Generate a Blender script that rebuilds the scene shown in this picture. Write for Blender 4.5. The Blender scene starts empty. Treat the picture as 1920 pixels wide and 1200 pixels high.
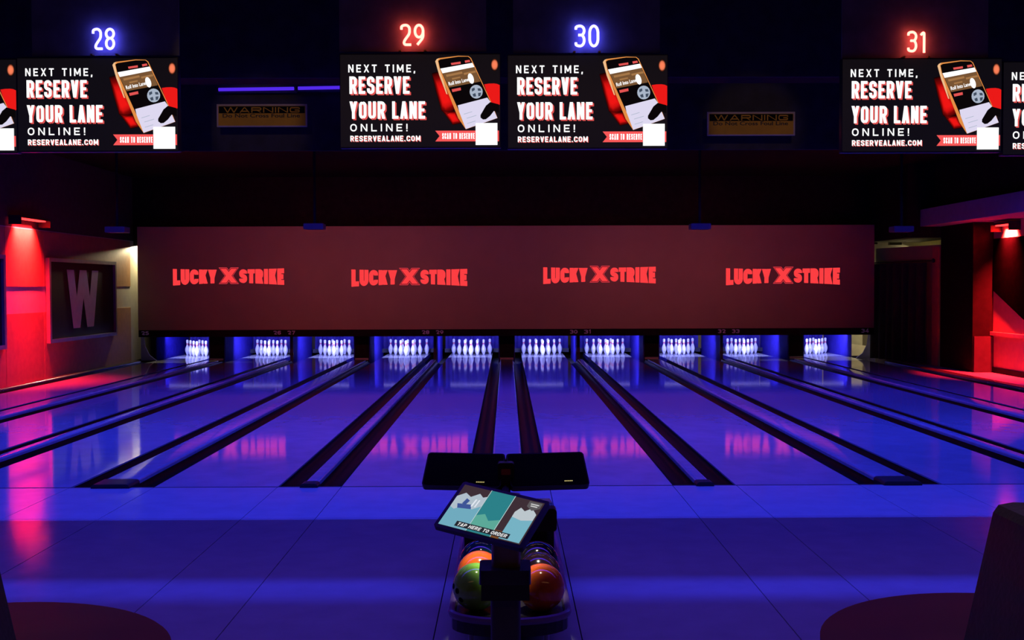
import bpy, math, random
from mathutils import Matrix, Vector
random.seed(7)
S = bpy.context.scene
C = S.collection
PI = math.pi

# ------------------------------------------------------------------ camera
FPX = 2127.0                       # focal length in pixels of a 1920 px wide frame
CAM = Vector((0.0, 0.0, 1.706))
cam_d = bpy.data.cameras.new('camera')
cam_d.sensor_width = 36.0
cam_d.lens = FPX / 1920 * 36.0
cam_d.clip_end = 200
cam = bpy.data.objects.new('camera', cam_d)
C.objects.link(cam)
R3 = (Matrix.Rotation(math.radians(-0.27), 3, 'Z') @ Matrix.Rotation(math.radians(90 - 1.70), 3, 'X')
      @ Matrix.Rotation(math.radians(-0.18), 3, 'Z'))
cam.matrix_world = Matrix.Translation(CAM) @ R3.to_4x4()
S.camera = cam
S.view_settings.view_transform = 'Standard'
S.view_settings.look = 'None'
S.view_settings.gamma = 1.0
S.view_settings.use_curve_mapping = False
S.view_settings.exposure = 0.0
S.cycles.use_denoising = True
S.cycles.max_bounces = 8
S.cycles.sample_clamp_indirect = 4.0
wd = bpy.data.worlds.new('world')
S.world = wd
wd.use_nodes = True
wd.node_tree.nodes['Background'].inputs['Color'].default_value = (0.2, 0.15, 0.5, 1)
wd.node_tree.nodes['Background'].inputs['Strength'].default_value = 0.0


def px(x, y, D):
    """world point on the plane at distance D seen at photo pixel (x, y)"""
    d = R3 @ Vector(((x - 960) / FPX, -(y - 600) / FPX, -1.0))
    return CAM + d * (D / d.y)


def area(name, loc, direction, sx, sy, color, power, spread=180):
    l = bpy.data.lights.new(name, 'AREA')
    l.shape = 'RECTANGLE'
    l.size, l.size_y = sx, sy
    l.color = color
    l.energy = power
    l.spread = math.radians(spread)
    o = bpy.data.objects.new(name, l)
    C.objects.link(o)
    o.location = loc
    z = -Vector(direction).normalized()
    x = Vector((1, 0, 0)) if abs(z.x) < .9 else Vector((0, 1, 0))
    y = z.cross(x).normalized()
    x = y.cross(z)
    o.rotation_euler = Matrix((x, y, z)).transposed().to_euler()
    return o


def spot(name, loc, target, color, power, angle, blend=.4, radius=.04):
    l = bpy.data.lights.new(name, 'SPOT')
    l.color = color
    l.energy = power
    l.spot_size = math.radians(angle)
    l.spot_blend = blend
    l.shadow_soft_size = radius
    o = bpy.data.objects.new(name, l)
    C.objects.link(o)
    o.location = loc
    o.rotation_euler = (Vector(target) - Vector(loc)).to_track_quat('-Z', 'Y').to_euler()
    return o


UV = (.034, .046, 1.0)
YF = 9.67                          # foul line
# blacklight row hidden on the lane side of the bulkhead: lights lanes and, through the added slot, the approach
area('blacklight_row', (0, 9.22, 3.6), (0, -.45, -1), 19.0, .014, UV, 420, 150)
area('lane_blue_fill', (0, 13.2, 4.1), (0, .0, -1), 17.0, .05, UV, 640, 140)  # fill row added out of sight to brighten the lanes
area('lane_blue_fill', (0, 18.2, 4.1), (0, .0, -1), 15.0, .05, (.05, .03, 1.0), 330, 126)  # second added fill row, also reaches the left wall
# unseen fill lights added over the approach and the seating
area('approach_violet_fill', (0, 6.2, 4.15), (0, 0, -1), 16.0, .3, (.11, .035, 1.0), 90, 122)
area('seating_warm_fill', (0, 0.5, 4.15), (0, .25, -1), 9.0, .5, (1.0, .42, .16), 12, 170)
spot('ball_rack_fill', (.01, 5.02, 4.1), (.01, 5.34, .35), (1.0, .86, .72), 950, 8.6, .5)  # added spot without a fixture, brightens the balls
for sx_ in (-1.95, 1.95):
    spot('sign_fill_spot', (sx_, 4.6, 4.1), (sx_, 8.85, 3.0), (1.0, .62, .25), 42, 11.5, .6)  # added warm spots without fixtures, lift the warning signs


# ------------------------------------------------------------------ materials
MATS = {}


def mat(name, col, rough=.5, metal=0.0, spec=.5, emit=None, es=1.0, noise=0.0, nscale=8.0, rnoise=0.0, bump=0.0,
        bscale=(30, 30, 30), coat=0.0):
    if name in MATS:
        return MATS[name]
    m = bpy.data.materials.new(name)
    m.use_nodes = True
    nt = m.node_tree
    b = nt.nodes['Principled BSDF']
    b.inputs['Base Color'].default_value = (*col, 1)
    b.inputs['Roughness'].default_value = rough
    b.inputs['Metallic'].default_value = metal
    b.inputs['Specular IOR Level'].default_value = spec
    b.inputs['Coat Weight'].default_value = coat
    b.inputs['Coat Roughness'].default_value = .03
    if emit:
        b.inputs['Emission Color'].default_value = (*emit, 1)
        b.inputs['Emission Strength'].default_value = es
    if noise or rnoise or bump:
        tc = nt.nodes.new('ShaderNodeTexCoord')
    if noise or rnoise:
        n = nt.nodes.new('ShaderNodeTexNoise')
        n.inputs['Scale'].default_value = nscale
        n.inputs['Detail'].default_value = 5
        nt.links.new(tc.outputs['Object'], n.inputs['Vector'])
        if noise:
            r = nt.nodes.new('ShaderNodeValToRGB')
            r.color_ramp.elements[0].position = .3
            r.color_ramp.elements[1].position = .7
            r.color_ramp.elements[0].color = (*[c * (1 - noise) for c in col], 1)
            r.color_ramp.elements[1].color = (*[min(1, c * (1 + noise)) for c in col], 1)
            nt.links.new(n.outputs['Fac'], r.inputs['Fac'])
            nt.links.new(r.outputs['Color'], b.inputs['Base Color'])
        if rnoise:
            mr = nt.nodes.new('ShaderNodeMapRange')
            mr.inputs['To Min'].default_value = max(0, rough - rnoise)
            mr.inputs['To Max'].default_value = rough + rnoise
            nt.links.new(n.outputs['Fac'], mr.inputs['Value'])
            nt.links.new(mr.outputs['Result'], b.inputs['Roughness'])
    if bump:
        mp = nt.nodes.new('ShaderNodeMapping')
        mp.inputs['Scale'].default_value = bscale
        nb = nt.nodes.new('ShaderNodeTexNoise')
        nb.inputs['Scale'].default_value = 1.0
        nb.inputs['Detail'].default_value = 2
        bp = nt.nodes.new('ShaderNodeBump')
        bp.inputs['Strength'].default_value = bump
        bp.inputs['Distance'].default_value = .01
        nt.links.new(tc.outputs['Object'], mp.inputs['Vector'])
        nt.links.new(mp.outputs['Vector'], nb.inputs['Vector'])
        nt.links.new(nb.outputs['Fac'], bp.inputs['Height'])
        nt.links.new(bp.outputs['Normal'], b.inputs['Normal'])
    MATS[name] = m
    return m


def glow(name, col, s=1.0):
    return mat(name, (0, 0, 0), .6, spec=.0, emit=col, es=s)


def srgb(r, g, b):
    f = lambda c: (c / 255 / 12.92) if c / 255 <= .04045 else ((c / 255 + .055) / 1.055) ** 2.4
    return (f(r), f(g), f(b))


BLACK = mat('matte_black_paint', (.010, .009, .010), .8, spec=.08, noise=.3)
SATIN = mat('satin_black_plastic', (.012, .012, .014), .35, noise=.2, nscale=20)
NAVY = mat('dark_navy_paint', (.03, .03, .06), .7, noise=.3)
APPR = mat('approach_laminate', (.44, .46, .52), .10, noise=.06, nscale=5, rnoise=.03, spec=.5)
LANE = mat('lane_laminate', (.36, .37, .44), .06, noise=.08, nscale=4, rnoise=.02, spec=.55, bump=.02, bscale=(22, 1.2, 1))
DECK = mat('pin_deck_laminate', (.5, .5, .55), .05, noise=.06, spec=.55)
GUTT = mat('gutter_dark_plastic', (.010, .007, .006), .35, noise=.3, spec=.04, bump=.06, bscale=(10, 3, 10))
CAPM = mat('capping_grey_plastic', (.34, .34, .42), .14, noise=.1, spec=.6, bump=.08, bscale=(4, 6, 4))
SEAM = mat('dark_seam', (.03, .03, .04), .6, noise=.2)
CREAM = mat('cream_paint', (.62, .56, .40), .55, noise=.06)
TAN = mat('terracotta_paint', (.50, .25, .10), .55, noise=.1)
METAL = mat('brushed_metal', (.45, .45, .48), .3, metal=1.0, noise=.1)


# ------------------------------------------------------------------ mesh helpers
class MB:
    def __init__(s):
        s.v, s.f = [], []

    def add(s, vs, fs):
        k = len(s.v)
        s.v += [tuple(p) for p in vs]
        s.f += [tuple(i + k for i in f) for f in fs]
        return s

    def box(s, x0, x1, y0, y1, z0, z1):
        return s.hexa([(x0, y0, z0), (x1, y0, z0), (x1, y1, z0), (x0, y1, z0), (x0, y0, z1), (x1, y0, z1), (x1, y1, z1), (x0, y1, z1)])

    def hexa(s, p):
        return s.add(p, [(3, 2, 1, 0), (4, 5, 6, 7), (0, 1, 5, 4), (1, 2, 6, 5), (2, 3, 7, 6), (3, 0, 4, 7)])

    def rbox(s, x0, x1, y0, y1, z0, z1, r=.01, n=3):
        """box with rounded vertical-profile corners (rounded in x-z, extruded in y)"""
        pts = rrect(x0, x1, z0, z1, r, n)
        return s.prism([(a, b) for a, b in pts], lambda a, b, t: (a, y0 + (y1 - y0) * t, b))

    def prism(s, poly, fn):
        n = len(poly)
        vs = [fn(a, b, 0) for a, b in poly] + [fn(a, b, 1) for a, b in poly]
        fs = [tuple(range(n)), tuple(range(2 * n - 1, n - 1, -1))]
        fs += [(i, i + n, (i + 1) % n + n, (i + 1) % n) for i in range(n)]
        return s.add(vs, fs)

    def tube(s, pts, r, n=8, closed=False):
        pts = [Vector(p) for p in pts]
        m = len(pts)
        rings = []
        up = None
        for i, p in enumerate(pts):
            a = pts[(i - 1) % m] if (closed or i > 0) else p
            b = pts[(i + 1) % m] if (closed or i < m - 1) else p
            t = (b - a).normalized()
            if up is None:
                up = Vector((0, 0, 1)) if abs(t.z) < .9 else Vector((0, 1, 0))
            u = (up - t * up.dot(t)).normalized()
            w = t.cross(u)
            up = u
            rr = r[i] if isinstance(r, (list, tuple)) else r
            rings.append([p + (u * math.cos(2 * PI * k / n) + w * math.sin(2 * PI * k / n)) * rr for k in range(n)])
        vs = [q for ring in rings for q in ring]
        fs = []
        for i in range(m if closed else m - 1):
            j = (i + 1) % m
            for k in range(n):
                l = (k + 1) % n
                fs.append((i * n + k, i * n + l, j * n + l, j * n + k))
        if not closed:
            fs += [tuple(range(n - 1, -1, -1)), tuple(range((m - 1) * n, m * n))]
        return s.add(vs, fs)

    def lathe(s, prof, n=16, c=(0, 0, 0)):
        vs, fs = [], []
        m = len(prof)
        for r, z in prof:
            for k in range(n):
                vs.append((c[0] + r * math.cos(2 * PI * k / n), c[1] + r * math.sin(2 * PI * k / n), c[2] + z))
        for i in range(m - 1):
            for k in range(n):
                l = (k + 1) % n
                fs.append((i * n + k, i * n + l, (i + 1) * n + l, (i + 1) * n + k))
        fs += [tuple(range(n - 1, -1, -1)), tuple(range((m - 1) * n, m * n))]
        return s.add(vs, fs)

    def mesh(s, name, material, off=(0, 0, 0), smooth=False):
        me = bpy.data.meshes.new(name)
        me.from_pydata([(v[0] - off[0], v[1] - off[1], v[2] - off[2]) for v in s.v], [], s.f)
        me.materials.append(material)
        if smooth:
            for p in me.polygons:
                p.use_smooth = True
        me.update()
        return me

    def build(s, name, material, parent=None, world=False, smooth=False):
        off = parent['_o'] if (world and parent is not None) else (0, 0, 0)
        o = bpy.data.objects.new(name, s.mesh(name, material, off, smooth))
        C.objects.link(o)
        o.parent = parent
        if parent is not None:
            o['_o'] = tuple(parent['_o']) if '_o' in parent else (0, 0, 0)
        else:
            o['_o'] = (0, 0, 0)
        if smooth:
            auto(o)
        return o


def auto(o, ang=40):
    me = o.data
    try:
        me.set_sharp_from_angle(angle=math.radians(ang))
    except Exception:
        pass


def rrect(x0, x1, z0, z1, r, n=3):
    out = []
    for cx, cz, a0 in ((x1 - r, z1 - r, 0), (x0 + r, z1 - r, 90), (x0 + r, z0 + r, 180), (x1 - r, z0 + r, 270)):
        for k in range(n + 1):
            a = math.radians(a0 + 90 * k / n)
            out.append((cx + r * math.cos(a), cz + r * math.sin(a)))
    return out


def tag(o, label, cat, group=None):
    o['label'] = label
    o['category'] = cat
    if group:
        o['group'] = group
    return o


def thing(name, label, cat, loc=(0, 0, 0), group=None):
    o = bpy.data.objects.new(name, None)
    C.objects.link(o)
    o.location = loc
    o['_o'] = tuple(loc)
    o.empty_display_size = .1
    return tag(o, label, cat, group)


def struct(o):
    o['kind'] = 'structure'
    return o


def copy_tree(o, parent=None):
    c = o.copy()
    C.objects.link(c)
    c.parent = parent
    for ch in [q for q in list(bpy.data.objects) if q.parent == o]:
        copy_tree(ch, c)
    return c


# ------------------------------------------------------------------ stroke lettering
def fillet(pts, r, closed=False, n=5):
    out = []
    m = len(pts)
    for i, p in enumerate(pts):
        if not closed and i in (0, m - 1):
            out.append(p)
            continue
        a, b = Vector(pts[i - 1]), Vector(pts[(i + 1) % m])
        p = Vector(p)
        da, db = (a - p), (b - p)
        la, lb = da.length, db.length
        if la < 1e-6 or lb < 1e-6 or r <= 0:
            out.append(tuple(p))
            continue
        ang = da.angle(db)
        if ang > 3.1:
            out.append(tuple(p))
            continue
        d = r / math.tan(ang / 2)
        lim = .5 if closed or m > 3 else .9
        p0, p1 = p + da / la * min(d, la * lim), p + db / lb * min(d, lb * lim)
        for k in range(n + 1):
            t = k / n
            wq = 2 * .7071 * t * (1 - t)
            q = (p0 * (1 - t) ** 2 + p * wq + p1 * t * t) / ((1 - t) ** 2 + wq + t * t)
            out.append((q.x, q.y))
    return out


def glyph(ch, w, t):
    x0, x1, y0, y1, m = t / 2, w - t / 2, t / 2, 1 - t / 2, .5
    r = min((x1 - x0) * .62, .34)
    c = w / 2
    P = lambda pts, rr=0, cl=False: ('p', pts, rr, cl)
    D = lambda a, b: ('d', a, b)
    G = {
        'A': [D((x0, 0), (c, 1)), D((x1, 0), (c, 1)), P([(w * .22, .26), (w * .78, .26)])],
        'C': [P([(x1, .64), (x1, y1), (x0, y1), (x0, y0), (x1, y0), (x1, .36)], r)],
        'D': [P([(x0, 0), (x0, 1)]), P([(x0, y1), (x1, y1), (x1, y0), (x0, y0)], r)],
        'E': [P([(w, y1), (x0, y1), (x0, y0), (w, y0)]), P([(x0, m), (w * .9, m)])],
        'F': [P([(x0, 0), (x0, y1), (w, y1)]), P([(x0, m), (w * .85, m)])],
        'G': [P([(x1, .66), (x1, y1), (x0, y1), (x0, y0), (x1, y0), (x1, .46), (c, .46)], r * .8)],
        'H': [P([(x0, 0), (x0, 1)]), P([(x1, 0), (x1, 1)]), P([(x0, m), (x1, m)])],
        'I': [P([(c, 0), (c, 1)])],
        'K': [P([(x0, 0), (x0, 1)]), D((x1, 1), (x0 + t * .3, .38)), D((x1, 0), (c, .62))],
        'L': [P([(x0, 1), (x0, y0), (w, y0)])],
        'M': [P([(x0, 0), (x0, 1)]), P([(x1, 0), (x1, 1)]), D((x0, 1), (c, .2)), D((x1, 1), (c, .2))],
        'N': [P([(x0, 0), (x0, 1)]), P([(x1, 0), (x1, 1)]), D((x0, 1), (x1, 0))],
        'O': [P([(x0, y0), (x0, y1), (x1, y1), (x1, y0)], r, True)],
        'P': [P([(x0, 0), (x0, 1)]), P([(x0, y1), (x1, y1), (x1, .42), (x0, .42)], r)],
        'R': [P([(x0, 0), (x0, 1)]), P([(x0, y1), (x1, y1), (x1, .46), (x0, .46)], r * .8), D((x1, 0), (c + t * .1, .48))],
        'S': [P([(x1, .68), (x1, y1), (x0, y1), (x0, m + .02), (x1, m - .02), (x1, y0), (x0, y0), (x0, .32)], r * .8)],
        'T': [P([(c, 0), (c, 1)]), P([(0, y1), (w, y1)])],
        'U': [P([(x0, 1), (x0, y0), (x1, y0), (x1, 1)], r)],
        'V': [D((x0, 1), (c, 0)), D((x1, 1), (c, 0))],
        'W': [D((x0, 1), (w * .28, 0)), D((c, 1), (w * .28, 0)), D((c, 1), (w * .72, 0)), D((x1, 1), (w * .72, 0))],
        'X': [D((x0, 1), (x1, 0)), D((x1, 1), (x0, 0))],
        'Y': [D((x0, 1), (c, .4)), D((x1, 1), (c, .4)), P([(c, 0), (c, .42)])],
        '0': [P([(x0, y0), (x0, y1), (x1, y1), (x1, y0)], r, True)],
        '1': [P([(c - .18 * w - t * .4, .8), (c + t * .2, .96), (c + t * .2, 0)])],
        '2': [P([(x0, .74), (x0, y1), (x1, y1), (x1, .56), (x0, y0), (w, y0)], r)],
        '3': [P([(x0, .78), (x0, y1), (x1, y1), (x1, .54), (c - .08, .54)], r), P([(c - .08, .54), (x1, .54), (x1, y0), (x0, y0), (x0, .22)], r)],
        '4': [P([(w * .72, 0), (w * .72, 1), (x0, .3), (w, .3)])],
        '5': [P([(x1, y1), (x0, y1), (x0, .56), (x1, .56), (x1, y0), (x0, y0), (x0, .22)], r)],
        '6': [P([(x1, .78), (x1, y1), (x0, y1), (x0, .3)], r), P([(x0, y0), (x0, .56), (x1, .56), (x1, y0)], r, True)],
        '7': [P([(x0, y1), (x1, y1), (w * .4, 0)])],
        '8': [P([(x0, y0), (x0, .53), (x1, .53), (x1, y0)], r, True), P([(x0, .53), (x0, y1), (x1, y1), (x1, .53)], r, True)],
        '9': [P([(x0, .4), (x0, y1), (x1, y1), (x1, .4)], r, True), P([(x1, .7), (x1, .38), (c * .7, y0)], r)],
        '.': [P([(c, 0), (c, t)])],
        '!': [P([(c, 0), (c, t)]), P([(c, t * 1.7), (c, 1)])],
        ',': [D((c - t * .2, -t * .9), (c, t))],
    }
    return G.get(ch, [])


NARROW = {'I': 0, '.': 0, '!': 0, ',': 0}
WIDE = {'M': 1.25, 'W': 1.4, ' ': .5, 'E': .88, 'L': .85, 'T': .92, '1': .7}


def layout(s, W, H, t, gap):
    """t and gap as fractions of H; returns [(glyph strokes, x offset, w)] in height units"""
    fac = sum(WIDE.get(c, 1.0) for c in s if c not in NARROW)
    fixed = sum(t * 1.15 for c in s if c in NARROW) + gap * (len(s) - 1)
    cw = (W / H - fixed) / max(fac, 1e-6)
    x, out = 0, []
    for c in s:
        w = t * 1.15 if c in NARROW else cw * WIDE.get(c, 1.0)
        if c != ' ':
            out.append((glyph(c, w, t), x, w))
        x += w + gap
    return out


def ribbon(pts, t, closed=False):
    n = len(pts)
    L, R = [], []
    for i in range(n):
        p = Vector(pts[i])
        a = Vector(pts[i - 1]) if (closed or i > 0) else None
        b = Vector(pts[(i + 1) % n]) if (closed or i < n - 1) else None
        ds = [q.normalized() for q in ((p - a) if a is not None else None, (b - p) if b is not None else None) if q is not None and q.length > 1e-9]
        ns = [Vector((-d.y, d.x)) for d in ds]
        nn = ns[0] if len(ns) == 1 else (ns[0] + ns[1])
        if nn.length < 1e-6:
            nn = ns[0]
        nn.normalize()
        k = min(1 / max(.35, nn.dot(ns[0])), 2.0)
        L.append(p + nn * t / 2 * k)
        R.append(p - nn * t / 2 * k)
    quads = []
    for i in range(n if closed else n - 1):
        j = (i + 1) % n
        quads.append([tuple(L[i]), tuple(R[i]), tuple(R[j]), tuple(L[j])])
    return quads


def text_polys(s, W, H, t=.18, gap=.08, x=0, y=0, shear=0.0, warp=None):
    out = []
    for strokes, ox, w in layout(s, W, H, t, gap):
        for st in strokes:
            if st[0] == 'p':
                qs = ribbon(fillet(st[1], st[2], st[3]), t, st[3])
            else:
                (ax, ay), (bx, by) = st[1], st[2]
                h = t / 2 * 1.05
                qs = [[(ax - h, ay), (ax + h, ay), (bx + h, by), (bx - h, by)]]
            for q in qs:
                pp = []
                for (u, v) in q:
                    u2, v2 = u + ox, v
                    if warp:
                        u2, v2 = warp(u2 / (W / H), v2)
                        u2 *= W / H
                    pp.append((x + (u2 + shear * v2) * H, y + v2 * H))
                out.append(pp)
    return out


def font_polys(s, W, H, x=0, y=0, bold=0.0):
    """mixed case lettering from Blender's built-in font, fitted to W x H"""
    cu = bpy.data.curves.new('lettering', 'FONT')
    cu.body = s
    cu.offset = bold
    cu.resolution_u = 3
    ob = bpy.data.objects.new('lettering', cu)
    C.objects.link(ob)
    dg = bpy.context.evaluated_depsgraph_get()
    me = bpy.data.meshes.new_from_object(ob.evaluated_get(dg))
    vs = [v.co.copy() for v in me.vertices]
    x0, x1 = min(v.x for v in vs), max(v.x for v in vs)
    y0, y1 = min(v.y for v in vs), max(v.y for v in vs)
    out = [[(x + (vs[i].x - x0) / (x1 - x0) * W, y + (vs[i].y - y0) / (y1 - y0) * H) for i in p.vertices] for p in me.polygons]
    bpy.data.objects.remove(ob)
    bpy.data.meshes.remove(me)
    return out


def flat(polys, name, material, parent, O, U, V, lift=0.0):
    """flat print: 2-D polygons laid on the plane O + U*u + V*v, lifted along its normal (towards U x V)"""
    U, V, O = Vector(U), Vector(V), Vector(O)
    N = U.cross(V).normalized()
    m = MB()
    for i_, p in enumerate(polys):
        # orient so the faces look along N
        ar = sum(p[i - 1][0] * p[i][1] - p[i][0] * p[i - 1][1] for i in range(len(p)))
        q = p if ar > 0 else p[::-1]
        m.add([O + U * a + V * b + N * (lift + .00001 * (i_ % 40)) for a, b in q], [tuple(range(len(q)))])
    return m.build(name, material, parent, world=True)


def ell(cx, cy, rx, ry, n=20, rot=0):
    c, s = math.cos(rot), math.sin(rot)
    return [(cx + rx * math.cos(2 * PI * k / n) * c - ry * math.sin(2 * PI * k / n) * s,
             cy + rx * math.cos(2 * PI * k / n) * s + ry * math.sin(2 * PI * k / n) * c) for k in range(n)]


def rect(x0, x1, y0, y1):
    return [(x0, y0), (x1, y0), (x1, y1), (x0, y1)]


# ------------------------------------------------------------------ lane layout (metres from the centre line)
LW = 1.0541
WID, NAR = .72, .545
ORD = ['first', 'second', 'third', 'fourth', 'fifth']


def which(n):
    return '%s lane from the W panel wall' % ORD[n - 25] if n < 30 else '%s lane from the black curtain' % ORD[34 - n]


def between(n):
    if n == 29:
        return 'in line with the ball return'
    if n < 29:
        return 'between %s and %s lanes from the W panel wall' % (ORD[n - 25], ORD[n - 24])
    return 'between %s and %s lanes from the black curtain' % (ORD[33 - n], ORD[34 - n])


PITCH = LW + (WID + NAR) / 2                       # pairs repeat every 2 * PITCH
DIV = {}                                           # division centre -> kind, keyed by the lane number on its left
for n in range(25, 34):
    DIV[n] = ((n - 29) * PITCH, 'wide' if (n - 29) % 2 == 0 else 'narrow')
LC = {}
for n in range(25, 35):
    if n == 25:
        LC[n] = DIV[25][0] - WID / 2 - LW / 2
    else:
        k = DIV[n - 1]
        LC[n] = k[0] + (WID if k[1] == 'wide' else NAR) / 2 + LW / 2
XL = -8.65                                         # left wall
YM = 25.8                                          # masking unit
YB = 31.0                                          # rear wall

# ------------------------------------------------------------------ room shell
ZC = 4.25
fl = MB().box(-11, 11, -4, 31, -.32, -.16).build('floor', mat('dark_subfloor', (.02, .018, .02), .8, noise=.3))
struct(fl)
# approach panels: seams follow the lane edges
xe = []
for n in range(25, 35):
    xe += [LC[n] - LW / 2, LC[n] + LW / 2]
xe = [-8.4] + xe[1:-1] + [8.4]
rows = [(-4.0, 2.3), (2.3, 5.3), (5.3, 8.335), (8.335, YF - .035)]
for j, (a, b) in enumerate(rows):
    for i in range(len(xe) - 1):
        MB().box(xe[i] + .003, xe[i + 1] - .003, a + .004, b - .004, -.16, 0).build('approach_panel', APPR, fl)
MB().box(-8.4, 8.4, YF - .03, YF - .001, -.16, -.0008).build('foul_line', SEAM, fl)
CARP = mat('side_carpet', (.05, .045, .05), .9, noise=.4, nscale=30)
for sx in (-1, 1):
    MB().box(sx * 8.4, sx * 11, -4, 9.6, -.16, -.002).build('side_floor_panel', CARP, fl)
MB().box(8.66, 11, 9.6, YB, -.16, -.004).build('side_floor_panel', mat('side_walk_laminate', (.3, .28, .3), .35, noise=.2), fl)

struct(MB().box(-11, 11, -4, YB, ZC, ZC + .1).build('ceiling', BLACK))
struct(MB().box(-11, 11, YB, YB + .1, 0, ZC).build('wall_back', mat('service_wall', (.55, .5, .36), .7, noise=.1)))
struct(MB().box(-11, 11, -4.1, -4, 0, ZC).build('wall_front', BLACK))

# bulkhead above the foul line, slot added to throw the bright floor stripe
bh = struct(MB().box(XL + .01, 9.5, 9.0, 9.008, 3.352, ZC - .002).build('trim_1', NAVY))
bh2 = struct(MB().box(XL + .01, 9.5, 9.0, 9.008, 2.78, 3.303).build('trim_2', NAVY))

# left wall with its painted blocks
wl = struct(MB().box(XL - .15, XL, -4, YB, -.16, ZC).build('wall_left', mat('dark_wall_paint', (.06, .045, .04), .7, noise=.2)))
MB().box(XL, XL + .012, 9.1, YB, .02, 2.78).build('cream_facing', CREAM, wl)
for y0, y1 in ((9.2, 15.8), (15.82, 19.56), (19.58, 21.18), (21.2, 26.08)):
    MB().box(XL + .012, XL + .022, y0, y1, 1.73, 2.76).build('wall_panel', TAN, wl)
    MB().box(XL + .012, XL + .022, y0, y1, .02, 1.25).build('wall_panel', TAN, wl)

# right side: recessed alcove wall, pillar, return wall, soffit
wr = struct(MB().box(9.5, 9.65, -4, 22.1, -.16, ZC).build('wall_right', mat('alcove_paint', (.58, .40, .18), .6, noise=.06)))
MB().box(9.44, 9.5, 9.1, 22.1, .72, .79).build('chair_rail', mat('alcove_paint2', (.62, .44, .2), .5, noise=.06), wr)
MB().box(9.47, 9.5, 9.1, 22.09, .0, .10).build('baseboard', BLACK, wr)
pil = struct(MB().box(9.1, 9.65, 22.1, 23.75, -.16, 2.93).build('wall_right_pillar', mat('pillar_paint', (.014, .011, .009), .9, spec=.0, noise=.12)))
MB().box(9.12, 9.5, 22.06, 22.1, .0, .70).build('wainscot_panel', mat('wainscot_paint', (.06, .045, .04), .8, spec=.0, noise=.1), pil)
# black slanted board standing in for the diagonal shadow on the alcove wall
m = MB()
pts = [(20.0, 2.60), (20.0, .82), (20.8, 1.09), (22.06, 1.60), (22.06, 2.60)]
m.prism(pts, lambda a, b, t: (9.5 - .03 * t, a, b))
tag(m.build('shadow_board', mat('shadow_black', (.0015, .0014, .0014), 1.0, spec=.0, noise=.2)), 'black board with slanted lower edge standing in for the shadow beneath the red sconce', 'board')
sf = struct(MB().box(8.66, 9.49, 9.08, 23.74, 2.93, 3.28).build('trim_3', mat('soffit_paint', (.42, .34, .36), .6, noise=.08)))
struct(MB().box(8.95, 9.49, 9.08, 23.74, 3.281, ZC - .002).build('trim_4', BLACK))
struct(MB().box(8.40, 9.59, 23.77, 26.34, 2.70, ZC - .002).build('trim_7', BLACK))
# diagonal door wall with header behind the curtain, jamb, wall behind
A, B = Vector((8.52, 26.15)), Vector((9.08, 23.80))
dn = Vector((B.y - A.y, -(B.x - A.x))).normalized()          # towards the camera side
if dn.y > 0:
    dn = -dn


def slab(p, q, th, z0, z1):
    o = Vector((-(q.y - p.y), q.x - p.x)).normalized()
    if o.y < 0:
        o = -o
    a, b = p + o * th, q + o * th
    return MB().hexa([(p.x, p.y, z0), (q.x, q.y, z0), (b.x, b.y, z0), (a.x, a.y, z0), (p.x, p.y, z1), (q.x, q.y, z1), (b.x, b.y, z1), (a.x, a.y, z1)])


struct(slab(A, B, .06, -.16, 2.55).build('wall_right_door', mat('olive_beige_paint', (.4, .40, .12), .6, noise=.08)))
struct(MB().box(9.6, 9.75, 23.75, YB, -.16, ZC).build('wall_right_rear', CREAM))

# ------------------------------------------------------------------ lanes
for n in range(25, 35):
    x = LC[n]
    t = thing('bowling_lane', 'glossy bowling lane, ' + which(n), 'bowling lane',
              (x, YF, -.16), 'glossy bowling lanes')
    MB().box(-LW / 2, LW / 2, 0, 17.85, .06, .16).build('lane_surface', LANE, t)
    MB().box(-LW / 2, LW / 2, 17.853, 19.45, .06, .16).build('pin_deck', DECK, t)


def arc_gutter(m, x0, x1, y0, y1, depth, th=.006):
    N = 10
    prof = []
    cx, r = (x0 + x1) / 2, (x1 - x0) / 2
    for k in range(N + 1):
        a = PI + PI * k / N
        prof.append((cx + r * math.cos(a), -.012 + depth * math.sin(a)))
    out = [(a, b - th) for a, b in prof][::-1]
    pts = prof + out
    n = len(pts)
    vs = [(a, y0, b) for a, b in pts] + [(a, y1, b) for a, b in pts]
    fs = [(i, i + 1, i + 1 + n, i + n) for i in range(n - 1)] + [(n - 1, 0, n, 2 * n - 1)]
    h = N + 1
    for i in range(N):
        fs.append((i + 1, i, n - 1 - i, n - 2 - i))
        fs.append((n + i, n + i + 1, 2 * n - 2 - i, 2 * n - 1 - i))
    m.add(vs, fs)


def cap_profile(w, h, r):
    pts = [(-w / 2, -.15), (-w / 2, h - r)]
    for k in range(1, 6):
        a = PI - PI / 2 * k / 5
        pts.append((-w / 2 + r + r * math.cos(a), h - r + r * math.sin(a)))
    for k in range(0, 5):
        a = PI / 2 - PI / 2 * k / 5
        pts.append((w / 2 - r + r * math.cos(a), h - r + r * math.sin(a)))
    pts += [(w / 2, h - r), (w / 2, -.15)]
    return pts


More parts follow.
